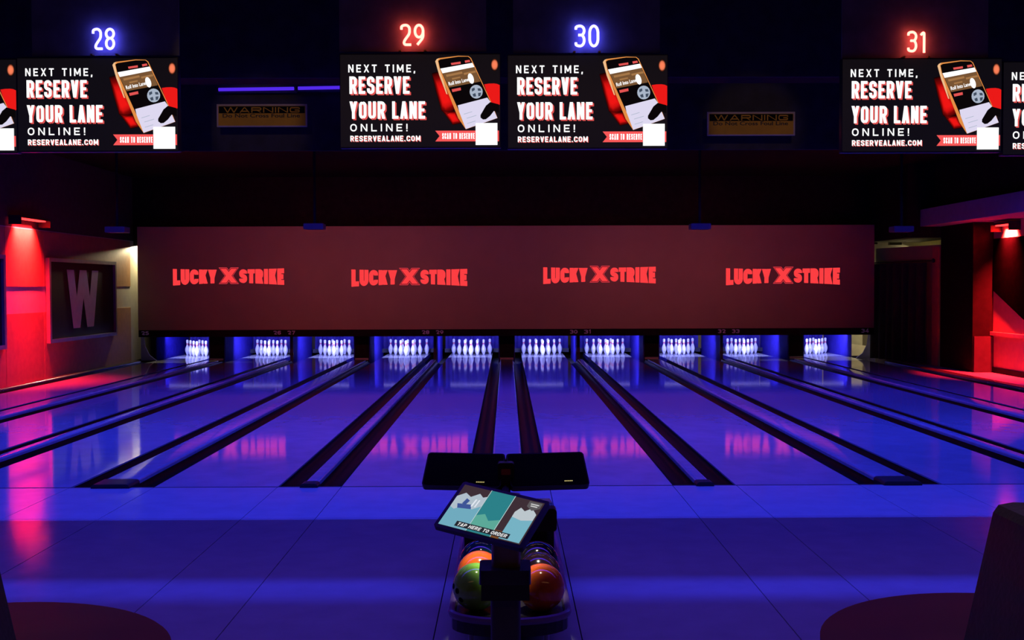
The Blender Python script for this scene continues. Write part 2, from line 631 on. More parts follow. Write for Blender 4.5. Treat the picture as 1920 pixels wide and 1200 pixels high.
GW = .212
for n in range(25, 34):
    xc, kind = DIV[n]
    w = WID if kind == 'wide' else NAR
    cw = w - 2 * GW
    t = thing('lane_division', '%s lane divider %s' % (kind, between(n)), 'lane divider',
              (xc, YF, 0), 'lane dividers')
    for s in (-1, 1):
        m = MB()
        a, b = sorted((s * (w / 2 - .002), s * (w / 2 - GW + .002)))
        arc_gutter(m, a, b, .0, 16.7, .085)
        m.build('gutter', GUTT, t, smooth=True)
    cl = .22 if kind == 'wide' else .08
    m = MB()
    m.prism(cap_profile(cw - .004, .03, .022)[::-1], lambda a, b, tt: (a, cl + (16.3 - cl) * tt, b))
    m.build('capping', CAPM, t, smooth=True)
    m = MB()
    m.prism(cap_profile(cw + .03, .034, .03)[::-1], lambda a, b, tt: (a, -.07 + (cl + .06) * tt, b + .001))
    m.build('end_block', SATIN, t, smooth=True)

for s, n, lab in ((-1, 25, 'left wall'), (1, 34, 'black curtain')):
    xc = LC[n] + s * (LW / 2)
    t = thing('side_gutter', 'single dark gutter and side curb along the %s' % lab, 'gutter', (xc, YF, 0))
    m = MB()
    a, b = sorted((s * .002, s * GW))
    arc_gutter(m, a, b, 0, 16.7 if s < 0 else 15.4, .085)
    m.build('gutter', GUTT, t, smooth=True)
    m = MB()
    m.prism(cap_profile(.16, .035, .03)[::-1], lambda a, b, tt: (a + s * (GW + .085), (16.3 if s < 0 else 15.4) * tt, b))
    m.build('curb', mat('curb_black', (.05, .04, .045), .18, noise=.2), t, smooth=True)
    a, b = sorted((s * (GW + .167), s * (8.645 - abs(xc))))
    MB().box(a, b, 0, 16.6 if s < 0 else 13.6, -.16, .02).build('curb_shelf', mat('curb_shelf_black', (.04, .04, .05), .25, noise=.2), t)

# ------------------------------------------------------------------ pin bays
KICK = mat('kickback_blue', (.03, .02, .34), .7, spec=.1, noise=.15)
CURT = mat('pit_curtain_blue', (.035, .02, .30), .8, noise=.3, nscale=6)
TUBE = glow('pin_tube_glow', (.45, .40, 1.0), 1.2)
PINUV = (.34, .36, 1.0)
HEADY = YF + 18.288
for n in range(25, 35):
    x = LC[n]
    t = thing('pin_bay', 'blue lit pin pit ending the ' + which(n), 'pin pit', (x, 29.35, 0), 'blue lit pin pits')
    # pleated back curtain
    m = MB()
    N = 40
    hl, hr = (.555 if n == 25 else .70), (.555 if n == 34 else .70)
    vs, fs = [], []
    for i in range(N + 1):
        u = -hl + (hl + hr) * i / N
        d = .02 * math.sin(i * 1.7) + .008 * math.sin(i * 4.1)
        vs += [(u, d, .02), (u, d + .03, .95)]
    fs = [(2 * i, 2 * i + 2, 2 * i + 3, 2 * i + 1) for i in range(N)]
    m.add(vs, fs)
    m.build('pit_curtain', CURT, t, smooth=True)
    MB().box(-hl, hr, -.35, -.30, .02, .12).build('cushion_plank', mat('plank_dark', (.02, .02, .05), .5, noise=.2), t)
    MB().box(-hl, hr, -2.35, .1, .96, 1.0).build('bay_top', BLACK, t)
    f = MB().box(-.5, .5, -2.22, -2.10, .68, .72).build('lamp_housing', SATIN, t)
    MB().tube([(-.47, -2.14, .655), (.47, -2.14, .655)], .011, 8).build('lamp_tube', TUBE, f)
    area('pin_blacklight', (x, 29.35 - 2.13, .64), (0, .86, -.5), .95, .010, PINUV, 36, 150)

# partitions between bays
for n in range(25, 34):
    xc, kind = DIV[n]
    t = thing('kickback_partition', ('black fronted wide' if kind == 'wide' else 'thin blue') + ' pin bay partition ' + between(n),
              'partition', (xc, 26.4, 0), 'pin bay partitions')
    if kind == 'wide':
        for s in (-1, 1):
            a, b = sorted((s * .165, s * .19))
            MB().box(a, b, .02, 2.9, -.15, .95).build('side_panel', KICK, t)
        MB().box(-.16, .16, .0, .03, .06, .95).build('front_cover', BLACK, t)
        MB().box(-.155, .155, -.05, .0, .0, .05).build('ball_door_sill', mat('sill_grey', (.3, .3, .28), .5, noise=.1), t)
    else:
        MB().box(-.03, .03, .3, 2.9, -.15, .95).build('side_panel', KICK, t)
        MB().box(-.035, .035, .27, .3, -.15, .95).build('front_edge', mat('edge_dark_blue', (.02, .02, .08), .5, noise=.1), t)
        MB().box(-.045, .045, .26, .30, .10, .16).build('sensor', SATIN, t)
# outer kickbacks: curved blue plates at both ends
for s, lab in ((-1, 'the left wall'), (1, 'the black curtain')):
    t = thing('end_kickback', 'curved blue end plate of the pin bays near %s' % lab, 'partition', (s * 8.40, 26.5, 0))
    poly = [(0, 0), (.0, .65), (.06, .65), (.10, .32), (.20, .12), (.36, 0)]
    m = MB()
    m.prism(poly if s < 0 else [(-a, b) for a, b in poly][::-1], lambda a, b, tt: (a - s * 0 + (-.14 if s < 0 else .14), .0 + .03 * tt, b))
    m.build('curved_plate', mat('kickback_pale_blue', (.2, .2, .55), .45, noise=.1), t)
    if s < 0:
        MB().box(.17, .20, .1, 2.8, -.15, .95).build('side_panel', mat('side_panel_dark', (.010, .007, .14), .8, spec=.0, noise=.2), t)
    else:
        MB().box(-.20, -.17, .5, 2.8, -.15, .95).build('side_panel', KICK, t)
        MB().hexa([(-.16, .9, .0), (.3, .9, .0), (.3, .93, .0), (-.16, .93, .0), (-.16, .9, .30), (.3, .9, .24), (.3, .93, .24), (-.16, .93, .30)]).build('cream_board', CREAM, t)
        MB().box(-.16, .34, 1.3, 1.33, .0, .95).build('grey_board', mat('grey_beige_board', (.32, .30, .22), .6, noise=.1), t)

# ------------------------------------------------------------------ pins
WHITE = mat('pin_white', (.86, .88, .92), .18, noise=.03, spec=.5)
REDP = mat('pin_red', (.85, .10, .14), .25, noise=.05)
prof = [(0.0258, 0), (.0286, .010), (.0360, .03), (.0480, .06), (.0555, .09), (.0605, .1143), (.0590, .14), (.0520, .17), (.0400, .20),
        (.0300, .225), (.0240, .250), (.0235, .265), (.0255, .29), (.0300, .318), (.0323, .343), (.0300, .362), (.0200, .376), (.004, .381)]
pin_me = MB().lathe(prof, 14).mesh('body', WHITE, smooth=True)
b1 = MB().lathe([(.0266, .2385), (.0250, .2465), (.0249, .2535)], 14).mesh('stripe', REDP, smooth=True)
b2 = MB().lathe([(.0245, .266), (.0255, .277), (.0272, .287)], 14).mesh('stripe', REDP, smooth=True)
rackpos = [(0, 0)] + [(-.1524, .264), (.1524, .264)] + [(-.3048, .528), (0, .528), (.3048, .528)] + \
          [(-.4572, .792), (-.1524, .792), (.1524, .792), (.4572, .792)]
for n in range(25, 35):
    for i, (dx, dy) in enumerate(rackpos):
        row = [0, 1, 1, 2, 2, 2, 3, 3, 3, 3][i]
        where = ['white head pin of the rack on the ', 'white second row pin on the ', 'white third row pin on the ',
                 'white back row pin on the '][row] + which(n)
        t = thing('bowling_pin', where, 'bowling pin', (LC[n] + dx, HEADY + dy, 0.0005), 'pins of the lane %d rack' % n)
        for nm, me in (('body', pin_me), ('stripe', b1), ('stripe', b2)):
            o = bpy.data.objects.new(nm, me)
            C.objects.link(o)
            o.parent = t

# ------------------------------------------------------------------ masking unit with the projected logos
mk = thing('masking_screen', 'long grey masking screen above the pins with four red logos', 'screen', (0, YM, .577))
MB().box(-8.37, 8.37, YM, YM + .06, .735, 3.08).build('screen_panel', mat('mask_grey', (.30, .27, .15), .8, noise=.05, nscale=2), mk, world=True)
band = MB().box(-8.37, 8.37, YM + .01, YM + .07, .577, .734).build('number_band', BLACK, mk, world=True)
MB().box(-8.37, 8.37, YM + .062, YM + .12, .9, 3.08).build('back_frame', BLACK, mk, world=True)
NUMC = mat('number_violet', (.32, .22, .42), .6, emit=(.30, .16, .42), es=.05, noise=.1)
for n in range(25, 35):
    if n == 25:
        x = -8.22
    elif n == 34:
        x = 8.17
    else:
        d = DIV[n if n % 2 == 0 else n - 1][0]
        x = d + (-.16 if n % 2 == 0 else .16)
    W, H = .17, .085
    flat(text_polys(str(n), W, H, .22, .16, -W / 2, -H / 2), 'lane_number', NUMC, band, (x, YM + .009, .668), (1, 0, 0), (0, 0, 1), .001)

LOGO = glow('projected_red', srgb(252, 62, 66), 1.0)  # projector light drawn as glowing letter shapes on the mask
LOGOD = glow('projected_dark_red', srgb(120, 18, 28), 1.0)
LOGOE = glow('projected_edge_red', srgb(205, 55, 66), 1.0)
for (cx, cy, wpx) in ((428.5, 517.5, 208), (767.5, 519, 217), (1124, 514.5, 211), (1468, 516.5, 214)):
    p = px(cx, cy, YM)
    s = wpx / 208 * (YM / FPX) * 25.0 / 25.0       # metres per reference pixel
    O = Vector((p.x, YM, p.z))
    wp = lambda left: (lambda u, v: (u, .5 + (v - .5) * (1 + .22 * abs((1 - u) if left else u) ** 1.4) - .05 * abs((1 - u) if left else u)))
    polys = text_polys('LUCKY', 82, 25.5, .30, .035, -104, -13.5, warp=wp(True))
    polys2 = text_polys('STRIKE', 84, 25.5, .30, .035, 20, -13.0, warp=wp(False))
    sc = lambda ps, k=s: [[(a * k, b * k) for a, b in q] for q in ps]
    for pp in (polys, polys2):
        flat(sc(pp), 'logo_lettering', LOGO, mk, O, (1, 0, 0), (0, 0, 1), .002)

    def X(wd, h, t):
        return [[(-wd, h), (-wd + t, h), (wd, -h), (wd - t, -h)], [(wd, h), (wd - t, h), (-wd, -h), (-wd + t, -h)]]
    sh = lambda ps: [[(a, b) for a, b in q] for q in ps]
    off = lambda ps: [[(a + 0.5, b + .5) for a, b in q] for q in ps]
    flat(sc(off(X(19, 15.5, 15.5))), 'logo_cross', LOGOE, mk, O, (1, 0, 0), (0, 0, 1), .002)
    flat(sc(off(X(17.0, 14.2, 13.0))), 'logo_cross_line', LOGOD, mk, O, (1, 0, 0), (0, 0, 1), .003)
    flat(sc(off(X(15.2, 13.0, 10.6))), 'logo_cross_core', LOGO, mk, O, (1, 0, 0), (0, 0, 1), .004)
# upper rear wall above the mask
struct(MB().box(-8.9, 8.62, 26.35, 26.4, 2.66, ZC - .002).build('trim_5', BLACK))

# projectors hung from the ceiling
for (x, y, who) in ((220, 431, 'beside the W wall panel'), (590, 425, 'above the second red logo'), (1312, 425, 'above the third red logo'),
                    (1690, 430, 'beside the right soffit')):
    p = px(x, y, 19.7)
    t = thing('projector', 'small grey ceiling projector on a black pole ' + who, 'projector', (p.x, p.y, p.z - .05), 'ceiling projectors')
    MB().rbox(-.17, .17, -.14, .14, 0, .1, .015).build('body', mat('projector_grey', (.09, .08, .08), .4, noise=.1), t)
    l = MB()
    l.tube([(.08, .141, .05), (.08, .18, .05)], .035, 12)
    l.build('lens', mat('lens_glass', (.03, .03, .05), .05, noise=.1), t, smooth=True)
    MB().tube([(0, 0, .1), (0, 0, ZC - p.z + .05)], .025, 8).build('pole', BLACK, t, smooth=True)
    area('projector_beam', (p.x, p.y + .3, p.z), (-p.x * .35 / 6, 1, -.10), .05, .05, (1.0, .16, .20), 9, 75)

# ------------------------------------------------------------------ lane displays with the advert
RW = 300.0
scr = {}
GLW = glow('screen_white', (1, 1, 1), 1.15)
GBG = mat('screen_black', (.01, .01, .012), .25, emit=(.0045, .0036, .005), es=1.0)
GSH = glow('screen_coral', srgb(226, 84, 82), 1.0)
GBN = glow('screen_banner', srgb(248, 88, 88), 1.0)
GRED = glow('screen_red', srgb(235, 26, 24), 1.0)
GRD2 = glow('screen_dark_red', srgb(110, 8, 10), 1.0)
GRD3 = glow('screen_deep_red', srgb(48, 3, 6), 1.0)
GORG = glow('screen_orange', srgb(228, 142, 70), 1.0)
GORW = glow('screen_peach', srgb(240, 190, 140), 1.0)
GBRN = glow('screen_brown', srgb(120, 84, 52), 1.0)
GBRL = glow('screen_light_brown', srgb(165, 118, 72), 1.0)
GBLK = glow('screen_ink', srgb(10, 6, 8), 1.0)
GPAG = glow('screen_page', srgb(222, 216, 240), 1.0)
GGRY = glow('screen_grey', srgb(170, 182, 200), 1.0)
GGRD = glow('screen_slate', srgb(66, 78, 96), 1.0)
HOUS = mat('display_housing', (.010, .010, .011), .4, noise=.2)
DW, DH = 1.084, .624


def crop(pts):                     # advert artwork drawn on a 300 x 172 grid (origin lower left)
    return [(800 + a / 6.32 - 638, 275 - (95 + b / 6.32)) for a, b in pts]


def soft(name, col):
    m = mat(name, (0, 0, 0), .6, spec=0, emit=col)
    nt = m.node_tree
    if 'Attribute' not in nt.nodes:
        a = nt.nodes.new('ShaderNodeAttribute')
        a.attribute_name = 'fade'
        nt.links.new(a.outputs['Fac'], nt.nodes['Principled BSDF'].inputs['Emission Strength'])
    return m


def advert():
    L = []
    k = lambda *ps: [crop(p) for p in ps]
    for c in ([(110, 365), (165, 350), (325, 630), (275, 665), (225, 690), (185, 660), (140, 500)], [(225, 735), (335, 745), (385, 835), (310, 850)]):
        L.append(('hand_glow', soft('screen_soft_red', srgb(240, 22, 20)), [crop(c)], 2))
    L.append(('hand_shape', GRED, k([(685, 402), (740, 394), (800, 392), (840, 398), (870, 412), (870, 640), (845, 652), (760, 622)]), 3))
    L.append(('bokeh_lamp', soft('screen_soft_orange', srgb(255, 130, 90)), [ell(*crop([(810, 172)])[0], 5.2, 8.2)], 2))
    L.append(('phone_edge', GORG, k([(105, 130), (122, 105), (150, 93), (380, 66), (500, 70), (530, 92), (765, 605), (842, 800), (465, 932), (375, 800)]), 4))
    L.append(('phone_edge', GORW, k([(105, 130), (122, 105), (150, 93), (135, 120), (150, 200), (250, 520), (235, 515), (150, 290)]), 5))
    L.append(('phone_screen', GBLK, k([(140, 125), (165, 108), (380, 76), (495, 76), (520, 95), (760, 612), (840, 800), (465, 930), (385, 720), (160, 215)]), 6))
    L.append(('phone_header', GLW, k([(165, 217), (545, 150), (570, 198), (190, 272)]), 7))
    L.append(('phone_button', GSH, k([(290, 152), (405, 135), (408, 160), (298, 176)], [(455, 124), (512, 114), (522, 138), (462, 150)], [(298, 462), (405, 440), (410, 472), (308, 494)]), 9))
    L.append(('phone_photo', GBRN, k([(190, 272), (570, 200), (640, 370), (268, 440)]), 7))
    L.append(('phone_photo', GBRL, k([(230, 290), (420, 252), (430, 275), (240, 315)], [(440, 270), (580, 240), (590, 262), (450, 292)], [(300, 330), (400, 310), (405, 325), (308, 348)]), 8))
    L.append(('shoe_shape', GLW, [ell(*crop([(528, 335)])[0], 5.2, 10, 16, .3)], 9))
    L.append(('ball_shape', GGRY, [ell(*crop([(590, 490)])[0], 12.2, 12.8)], 9))
    L.append(('ball_shape', GGRD, k([(535, 455), (570, 440), (575, 470), (540, 490)], [(605, 450), (640, 450), (650, 480), (612, 480)], [(545, 520), (580, 505), (590, 545), (560, 550)],
                                    [(612, 505), (650, 500), (640, 540), (615, 545)]), 10))
    L.append(('phone_page', GPAG, k([(370, 650), (722, 560), (757, 607), (840, 800), (465, 930), (385, 720)]), 8))
    L.append(('page_line', GGRY, k([(440, 752), (540, 722), (542, 728), (442, 758)], [(475, 800), (590, 766), (592, 772), (477, 806)], [(480, 862), (580, 832), (582, 838), (482, 868)]), 9))
    L.append(('thumb_shape', GBLK, k([(860, 640), (757, 612), (705, 655), (640, 765), (640, 795), (670, 818), (705, 815), (755, 775), (800, 718), (860, 735)]), 10))
    # slanted phone heading
    a, b = crop([(268, 420)])[0], crop([(505, 365)])[0]
    ang = math.atan2(b[1] - a[1], b[0] - a[0])
    ps = font_polys('Roll Into Lane', 38, 7.0, 0, 0, .02)
    L.append(('phone_heading', GLW, [[(a[0] + u * math.cos(ang) - v * math.sin(ang), a[1] + u * math.sin(ang) + v * math.cos(ang)) for u, v in q] for q in ps], 11))
    # lettering
    T = lambda s, x0, x1, y0, y1, t, g: text_polys(s, x1 - x0, y1 - y0, t, g, x0 - 638, 275 - y1)
    bigs = [T('RESERVE', 655, 768, 143.5, 176, .168, .10), T('YOUR', 655, 722, 190, 222.5, .168, .10), T('LANE', 735, 797, 190, 222.5, .168, .10)]
    for big in bigs:
        L.append(('lettering', GLW, big, 6))
        L.append(('shadow_lettering', GSH, [[(a + 2.7, b - 2.5) for a, b in q] for q in big] + [[(a + 1.35, b - 1.25) for a, b in q] for q in big], 4))
    web = T('RESERVEALANE.COM', 656, 788, 254, 264.5, .20, .18)
    L.append(('shadow_lettering', GSH, [[(a + 1.3, b - 1.2) for a, b in q] for q in web], 4))
    L.append(('lettering', GLW, web, 6))
    for word, x0, x1, y0, y1, t, g in (('NEXT TIME,', 653, 779, 121.5, 136, .17, .36), ('ONLINE!', 656, 764, 232, 246, .17, .52)):
        ch = [c for c in word if c != ' ']
        for c, (strokes, ox, w) in zip(ch, layout(word, x1 - x0, y1 - y0, t, g)):       # widely spaced: letter by letter
            L.append(('letter', GLW, text_polys(c, w * (y1 - y0), y1 - y0, t, g, x0 - 638 + ox * (y1 - y0), 275 - y1), 6))
    L.append(('banner', GBN, [[(178, 10), (298, 10), (298, 30), (178, 30), (186, 20)]], 4))
    L.append(('banner_lettering', GLW, T('SCAN TO RESERVE', 829, 890, 249.5, 260.5, .165, .12), 6))
    L.append(('white_square', GLW, [rect(254, 295, 3, 44)], 12))
    return L


AD = []
for nm_, mt_, ps_, lv_ in advert():                 # drawn shapes one by one, lettering line by line
    if 'letter' in nm_ or 'heading' in nm_:
        AD.append((nm_, mt_, ps_, lv_))
    else:
        AD += [(nm_, mt_, [q_], lv_) for q_ in ps_]
ad_meshes = None


def display(name_label, cx, cy, yaw=0):
    global ad_meshes
    D = 7.76
    p = px(cx, cy, D)
    t = thing('lane_display', name_label, 'screen', (p.x, D, p.z - DH / 2), 'overhead lane displays')
    MB().rbox(-DW / 2 - .005, DW / 2 + .005, .0, .06, -.008, DH + .008, .006).build('housing', HOUS, t)
    MB().rbox(-.2, .2, .06, .10, .12, DH - .12, .02).build('mount_plate', BLACK, t)
    MB().tube([(0, .08, DH - .1), (0, .08, ZC - p.z + DH / 2)], .022, 8).build('hanger_pole', BLACK, t, smooth=True)
    if ad_meshes is None:
        ad_meshes = []
        sx, sy = DW / 300, DH / 172
        ms = MB().add([(-DW / 2, -.0005, 0), (DW / 2, -.0005, 0), (DW / 2, -.0005, DH), (-DW / 2, -.0005, DH)], [(0, 1, 2, 3)])
        ad_meshes.append(('display_panel', ms.mesh('display_panel', GBG)))
        for nm, material, polys, lev in AD:
            m = MB()
            if nm in ('hand_glow', 'bokeh_lamp'):
                q = polys[0]
                n_ = len(q)
                gx, gy = sum(p_[0] for p_ in q) / n_, sum(p_[1] for p_ in q) / n_
                rings_ = ((.5, 1.0), (.85, .7), (1.1, .25), (1.5, .0)) if nm == 'hand_glow' else ((.5, 1.0), (.9, .8), (1.2, .1), (1.4, 0))
                vs_ = [(-DW / 2 + min(299.5, gx + (a - gx) * f_) * sx, -.0005 - .0005 * lev, (gy + (b - gy) * f_) * sy) for f_, _ in rings_ for a, b in q]
                ar = sum(q[i - 1][0] * q[i][1] - q[i][0] * q[i - 1][1] for i in range(n_))
                fs_ = [tuple(range(n_))]
                for w_ in range(3):
                    fs_ += [(w_ * n_ + i, (w_ + 1) * n_ + i, (w_ + 1) * n_ + (i + 1) % n_, w_ * n_ + (i + 1) % n_) for i in range(n_)]
                m.add(vs_, fs_ if ar > 0 else [f[::-1] for f in fs_])
                me = m.mesh(nm, material)
                at = me.attributes.new('fade', 'FLOAT', 'POINT')
                for w_, (_, e_) in enumerate(rings_):
                    for i in range(n_):
                        at.data[w_ * n_ + i].value = e_
                ad_meshes.append((nm, me))
                continue
            for q in polys:
                ar = sum(q[i - 1][0] * q[i][1] - q[i][0] * q[i - 1][1] for i in range(len(q)))
                q = q if ar > 0 else q[::-1]
                m.add([(-DW / 2 + a * sx, -.0005 - .0005 * lev, b * sy) for a, b in q], [tuple(range(len(q)))])
            ad_meshes.append((nm, m.mesh(nm, material)))
    panel = None
    for nm, me in ad_meshes:
        o = bpy.data.objects.new(nm, me)
        C.objects.link(o)
        o.parent = t if panel is None else panel
        if panel is None:
            panel = o
    return t


display('overhead advert display under the blue neon 28, towards the W panel wall', 183.5, 196)
display('overhead advert display under the red neon 29, above the ball return', 788, 189)
display('overhead advert display under the blue neon 30, above the ball return', 1102, 190.5)
display('overhead advert display under the red neon 31, towards the black curtain', 1728.5, 197.5)
display('cut off advert display beside the one beneath the blue neon 28', -119, 199)
display('cut off advert display beside the one beneath the red neon 31', 2030, 203)

# neon lane numbers
NB = mat('halo_panel_grey', (.17, .17, .18), .7, noise=.2)
for s, cx, cy, wpx, hpx, col, lab, side_ in (('28', 194, 73, 44, 42, 'b', 'blue', 'towards the W panel wall'), ('29', 773, 65.5, 46, 42, 'r', 'red', 'above the ball return'),
                                      ('30', 1100.5, 67.5, 47, 43, 'b', 'blue', 'above the ball return'), ('31', 1719.5, 78, 38, 41, 'r', 'red', 'towards the black curtain')):
    D = 7.74
    p = px(cx, cy, D)
    k = D / FPX
    W, H = wpx * k, hpx * k
    t = thing('lane_number_sign', '%s neon number %s on its display, %s' % (lab, s, side_), 'neon sign', (p.x, D, p.z - H / 2 - .03), 'neon lane numbers')
    MB().box(p.x - .50, p.x + .50, D + .04, D + .05, p.z - H / 2 - .028, p.z + H / 2 + .32).build('halo_panel', NB, t, world=True)  # panel added behind the digits to catch their halo
    for q in (-.085, .085):
        MB().box(p.x + q - .008, p.x + q + .008, D, D + .04, p.z - H / 2 - .032, p.z - H / 2 - .022).build('bracket', mat('brass', (.6, .4, .15), .3, metal=1, noise=.1), t, world=True)
    g = glow('neon_blue', (1.25, 1.15, 14), 1.0) if col == 'b' else glow('neon_red', (13, 1.0, .75), 1.0)
    tw = .14
    for strokes, ox, w in layout(s, W, H, tw, .10):
        m = MB()
        for st in strokes:
            pts = fillet(st[1], .30 if st[2] else .05, st[3], 8)
            m.tube([(p.x - W / 2 + (a + ox) * H, D, p.z - H / 2 + b * H) for a, b in pts], tw * H * .42, 8, st[3])
        m.build('neon_digit', g, t, world=True, smooth=True)

# blacklight tubes on the bulkhead face
for (x0, x1, y0, y1, lab) in ((410, 551, 168, 166, 'longer violet blacklight tube above the warning sign'), (559, 640, 165.5, 164, 'violet blacklight tube running behind the display under red 29')):
    a, b = px(x0, y0, 8.93), px(x1, y1, 8.93)
    t = thing('blacklight_tube', lab, 'lamp', tuple(a), 'blacklight tubes on the bulkhead')
    MB().tube([a, b], .013, 8).build('tube', glow('violet_tube', srgb(84, 42, 235), 1.0), t, world=True, smooth=True)
    MB().box(a.x - .02, b.x + .02, 8.95, 8.999, min(a.z, b.z) - .02, max(a.z, b.z) + .025).build('batten', NAVY, t, world=True)

# warning signs
YEL = mat('sign_yellow', (.75, .42, .03), .6, noise=.1)
for (cx, cy, w, h, lab) in ((491, 216.5, 168, 42, 'yellow warning sign hanging beneath the violet tube'),
                            (1408.5, 232, 164, 44, 'yellow warning sign hanging between the 30 and 31 displays')):
    D = 8.85
    p = px(cx, cy, D)
    k = D / FPX
    W, H = w * k, h * k
    t = thing('warning_sign', lab, 'sign', (p.x, D, p.z - H / 2), 'foul line warning signs')
    MB().box(-W / 2, W / 2, 0, .012, 0, H).build('board', mat('sign_white_edge', (.6, .5, .5), .6, noise=.1), t)
    f = lambda polys, nm, mt, lv: flat([[(a * k, b * k) for a, b in q] for q in polys], nm, mt, t, (p.x - W / 2, D, p.z - H / 2), (1, 0, 0), (0, 0, 1), .001 * lv)
    f([rect(3, w - 3, 2.5, h - 3.5)], 'yellow_face', YEL, 1)
    f([rect(4, w - 4, h - 17, h - 4)], 'black_band', BLACK, 2)
    f(text_polys('WARNING', w - 26, 10.0, .22, .3, 13, h - 15.8), 'lettering', YEL, 3)
    f(font_polys('Do Not Cross Foul Line', w - 24, 7.2, 11, h - 25, .02), 'lettering', SEAM, 2)['kind'] = 'stuff'
    for q in (.15, .85):
        MB().box(-W / 2 + q * W - .01, -W / 2 + q * W + .01, .012, .149, H * .3, H * .4).build('mounting_bracket', BLACK, t)

# ------------------------------------------------------------------ left wall panels and wall washers
FRM = mat('panel_frame_metal', (.35, .33, .38), .35, metal=.6, noise=.1)
PBK = mat('panel_dark', (.012, .016, .016), .5, spec=.2, noise=.2)
LET = mat('letter_grey', (.62, .58, .66), .6, noise=.08)


def wall_panel(y0, y1, z0, z1, label, letter=None):
    t = thing('framed_letter_panel', label, 'wall panel', (XL + .022, y0, z0))
    X0 = XL + .024
    MB().box(X0, X0 + .02, y0 + .05, y1 - .05, z0 + .05, z1 - .05).build('backing', PBK, t, world=True)
    for a, b, c, d in ((y0, y1, z1 - .07, z1), (y0, y1, z0, z0 + .07), (y0, y0 + .08, z0 + .07, z1 - .07), (y1 - .08, y1, z0 + .07, z1 - .07)):
        MB().box(X0, X0 + .07, a, b, c, d).build('frame_rail', FRM, t, world=True)
    if letter:
        yy0, yy1, zz0, zz1 = letter
        flat(text_polys('W', yy1 - yy0, zz1 - zz0, .30, 0), 'letter', LET, t, (X0 + .024, yy0, zz0), (0, 1, 0), (0, 0, 1), .004)


wall_panel(21.3, 24.95, .66, 2.27, 'dark framed wall panel with a grey letter W', (22.25, 23.95, .90, 2.06))
wall_panel(15.9, 19.45, .66, 2.27, 'dark framed wall panel cut off by the frame beside the red washer')

REDL = (1.0, .010, .016)


def washer(side, xw, y0, y1, z, label, power):
    t = thing('wall_washer_lamp', label, 'lamp', (xw, (y0 + y1) / 2, z), 'red wall washers')
    a, b = sorted((xw, xw - side * .22))
    MB().box(a, b, y0, y1, z, z + .04).build('housing', SATIN, t, world=True)
    for q in (y0, y1 - .02):
        MB().box(a, b, q, q + .02, z - .12, z).build('barn_door', SATIN, t, world=True)
    a, b = sorted((xw - side * .04, xw - side * .16))
    MB().box(a, b, y0 + .08, y1 - .08, z - .02, z).build('lens', glow('red_led', (5.0, .12, .12), 1.0), t, world=True)
    area('red_wash', (xw - side * .10, (y0 + y1) / 2, z - .03), (side * .20, 0, -1), .10, (y1 - y0) * .6, REDL, power, 84)


washer(-1, XL + .03, 19.72, 21.0, 2.93, 'red wall washer beside the framed W panel', 320)
washer(1, 9.5, 20.95, 21.75, 2.84, 'red wall washer above the slanted black shadow board', 600)

# ------------------------------------------------------------------ curtain on the right, service lights
t = thing('door_curtain', 'black pleated curtain on a rod right of the masking screen', 'curtain', (8.8, 25, 0))
m = MB()
N = 90
nrm = Vector((-(B.y - A.y), B.x - A.x)).normalized()
if nrm.y > 0:
    nrm = -nrm
vs = []
for i in range(N + 1):
    f = i / N
    p = A.lerp(B, .01 + f * .90)
    w = .045 * math.sin(f * 46) + .02 * math.sin(f * 17 + 1)
    q = p + nrm * (.11 + w)
    q2 = p + nrm * (.11 + w * 1.25)
    vs += [(q.x, q.y, 2.19), (q2.x, q2.y, .03)]
m.add(vs, [(2 * i, 2 * i + 1, 2 * i + 3, 2 * i + 2) for i in range(N)])
m.build('drape', mat('black_curtain', (.018, .019, .015), .85, noise=.3), t, world=True, smooth=True)
a, b = A.lerp(B, 0.0) + nrm * .11, A.lerp(B, .985) + nrm * .11
MB().tube([(a.x, a.y, 2.215), (b.x, b.y, 2.215)], .015, 8).build('rod', SATIN, t, world=True, smooth=True)
MB().lathe([(.01, -.05), (.035, -.03), (.04, 0), (.035, .03), (.01, .05)], 10, (b.x, b.y, 2.215)).build('finial', SATIN, t, world=True, smooth=True)
j0 = A.lerp(B, .915) + nrm * .02
j1 = A.lerp(B, 1.0) + nrm * .02
struct(slab(j0, j1, .02, 0, 2.5).build('trim_6', mat('jamb_orange', (.62, .2, .09), .55, noise=.1)))

area('service_light', (9.15, 26.7, 2.62), (-.1, .2, -1), .25, .12, (1.0, .86, .52), 70, 178)
area('service_light', (-8.45, 26.9, 2.74), (-.25, -1, -.35), .12, .08, (1.0, .86, .52), 55, 170)
for lx, ly, lz, nm in ((9.15, 26.67, 2.67, 'right of the masking screen'), (-8.45, 26.98, 2.84, 'left of the masking screen')):
    t = thing('service_lamp', 'small warm service lamp behind and ' + nm, 'lamp', (lx, ly, lz))
    MB().box(-.14, .14, -.02, .10, -.02, .05).build('housing', SATIN, t)
    MB().tube([(0, .04, .05), (0, .04, ZC - lz)], .012, 6).build('stem', SATIN, t)

# ------------------------------------------------------------------ ball return
RACKM = mat('rack_dark_plastic', (.02, .018, .022), .25, noise=.2)
RIMM = mat('rack_rim_violet', (.22, .16, .30), .2, noise=.1)
br = thing('ball_return', 'dark oval ball return rack with violet rim behind the console post', 'ball return', (0.01, 5.7, 0))
W2 = .265
ZR = .225


def stadium(w, y0, y1, n=14):
    pts = [(w, y1)]
    pts += [(w * math.cos(-PI * k / n), y0 + w * .62 * math.sin(-PI * k / n)) for k in range(n + 1)]
    pts += [(-w, y1)]
    return pts


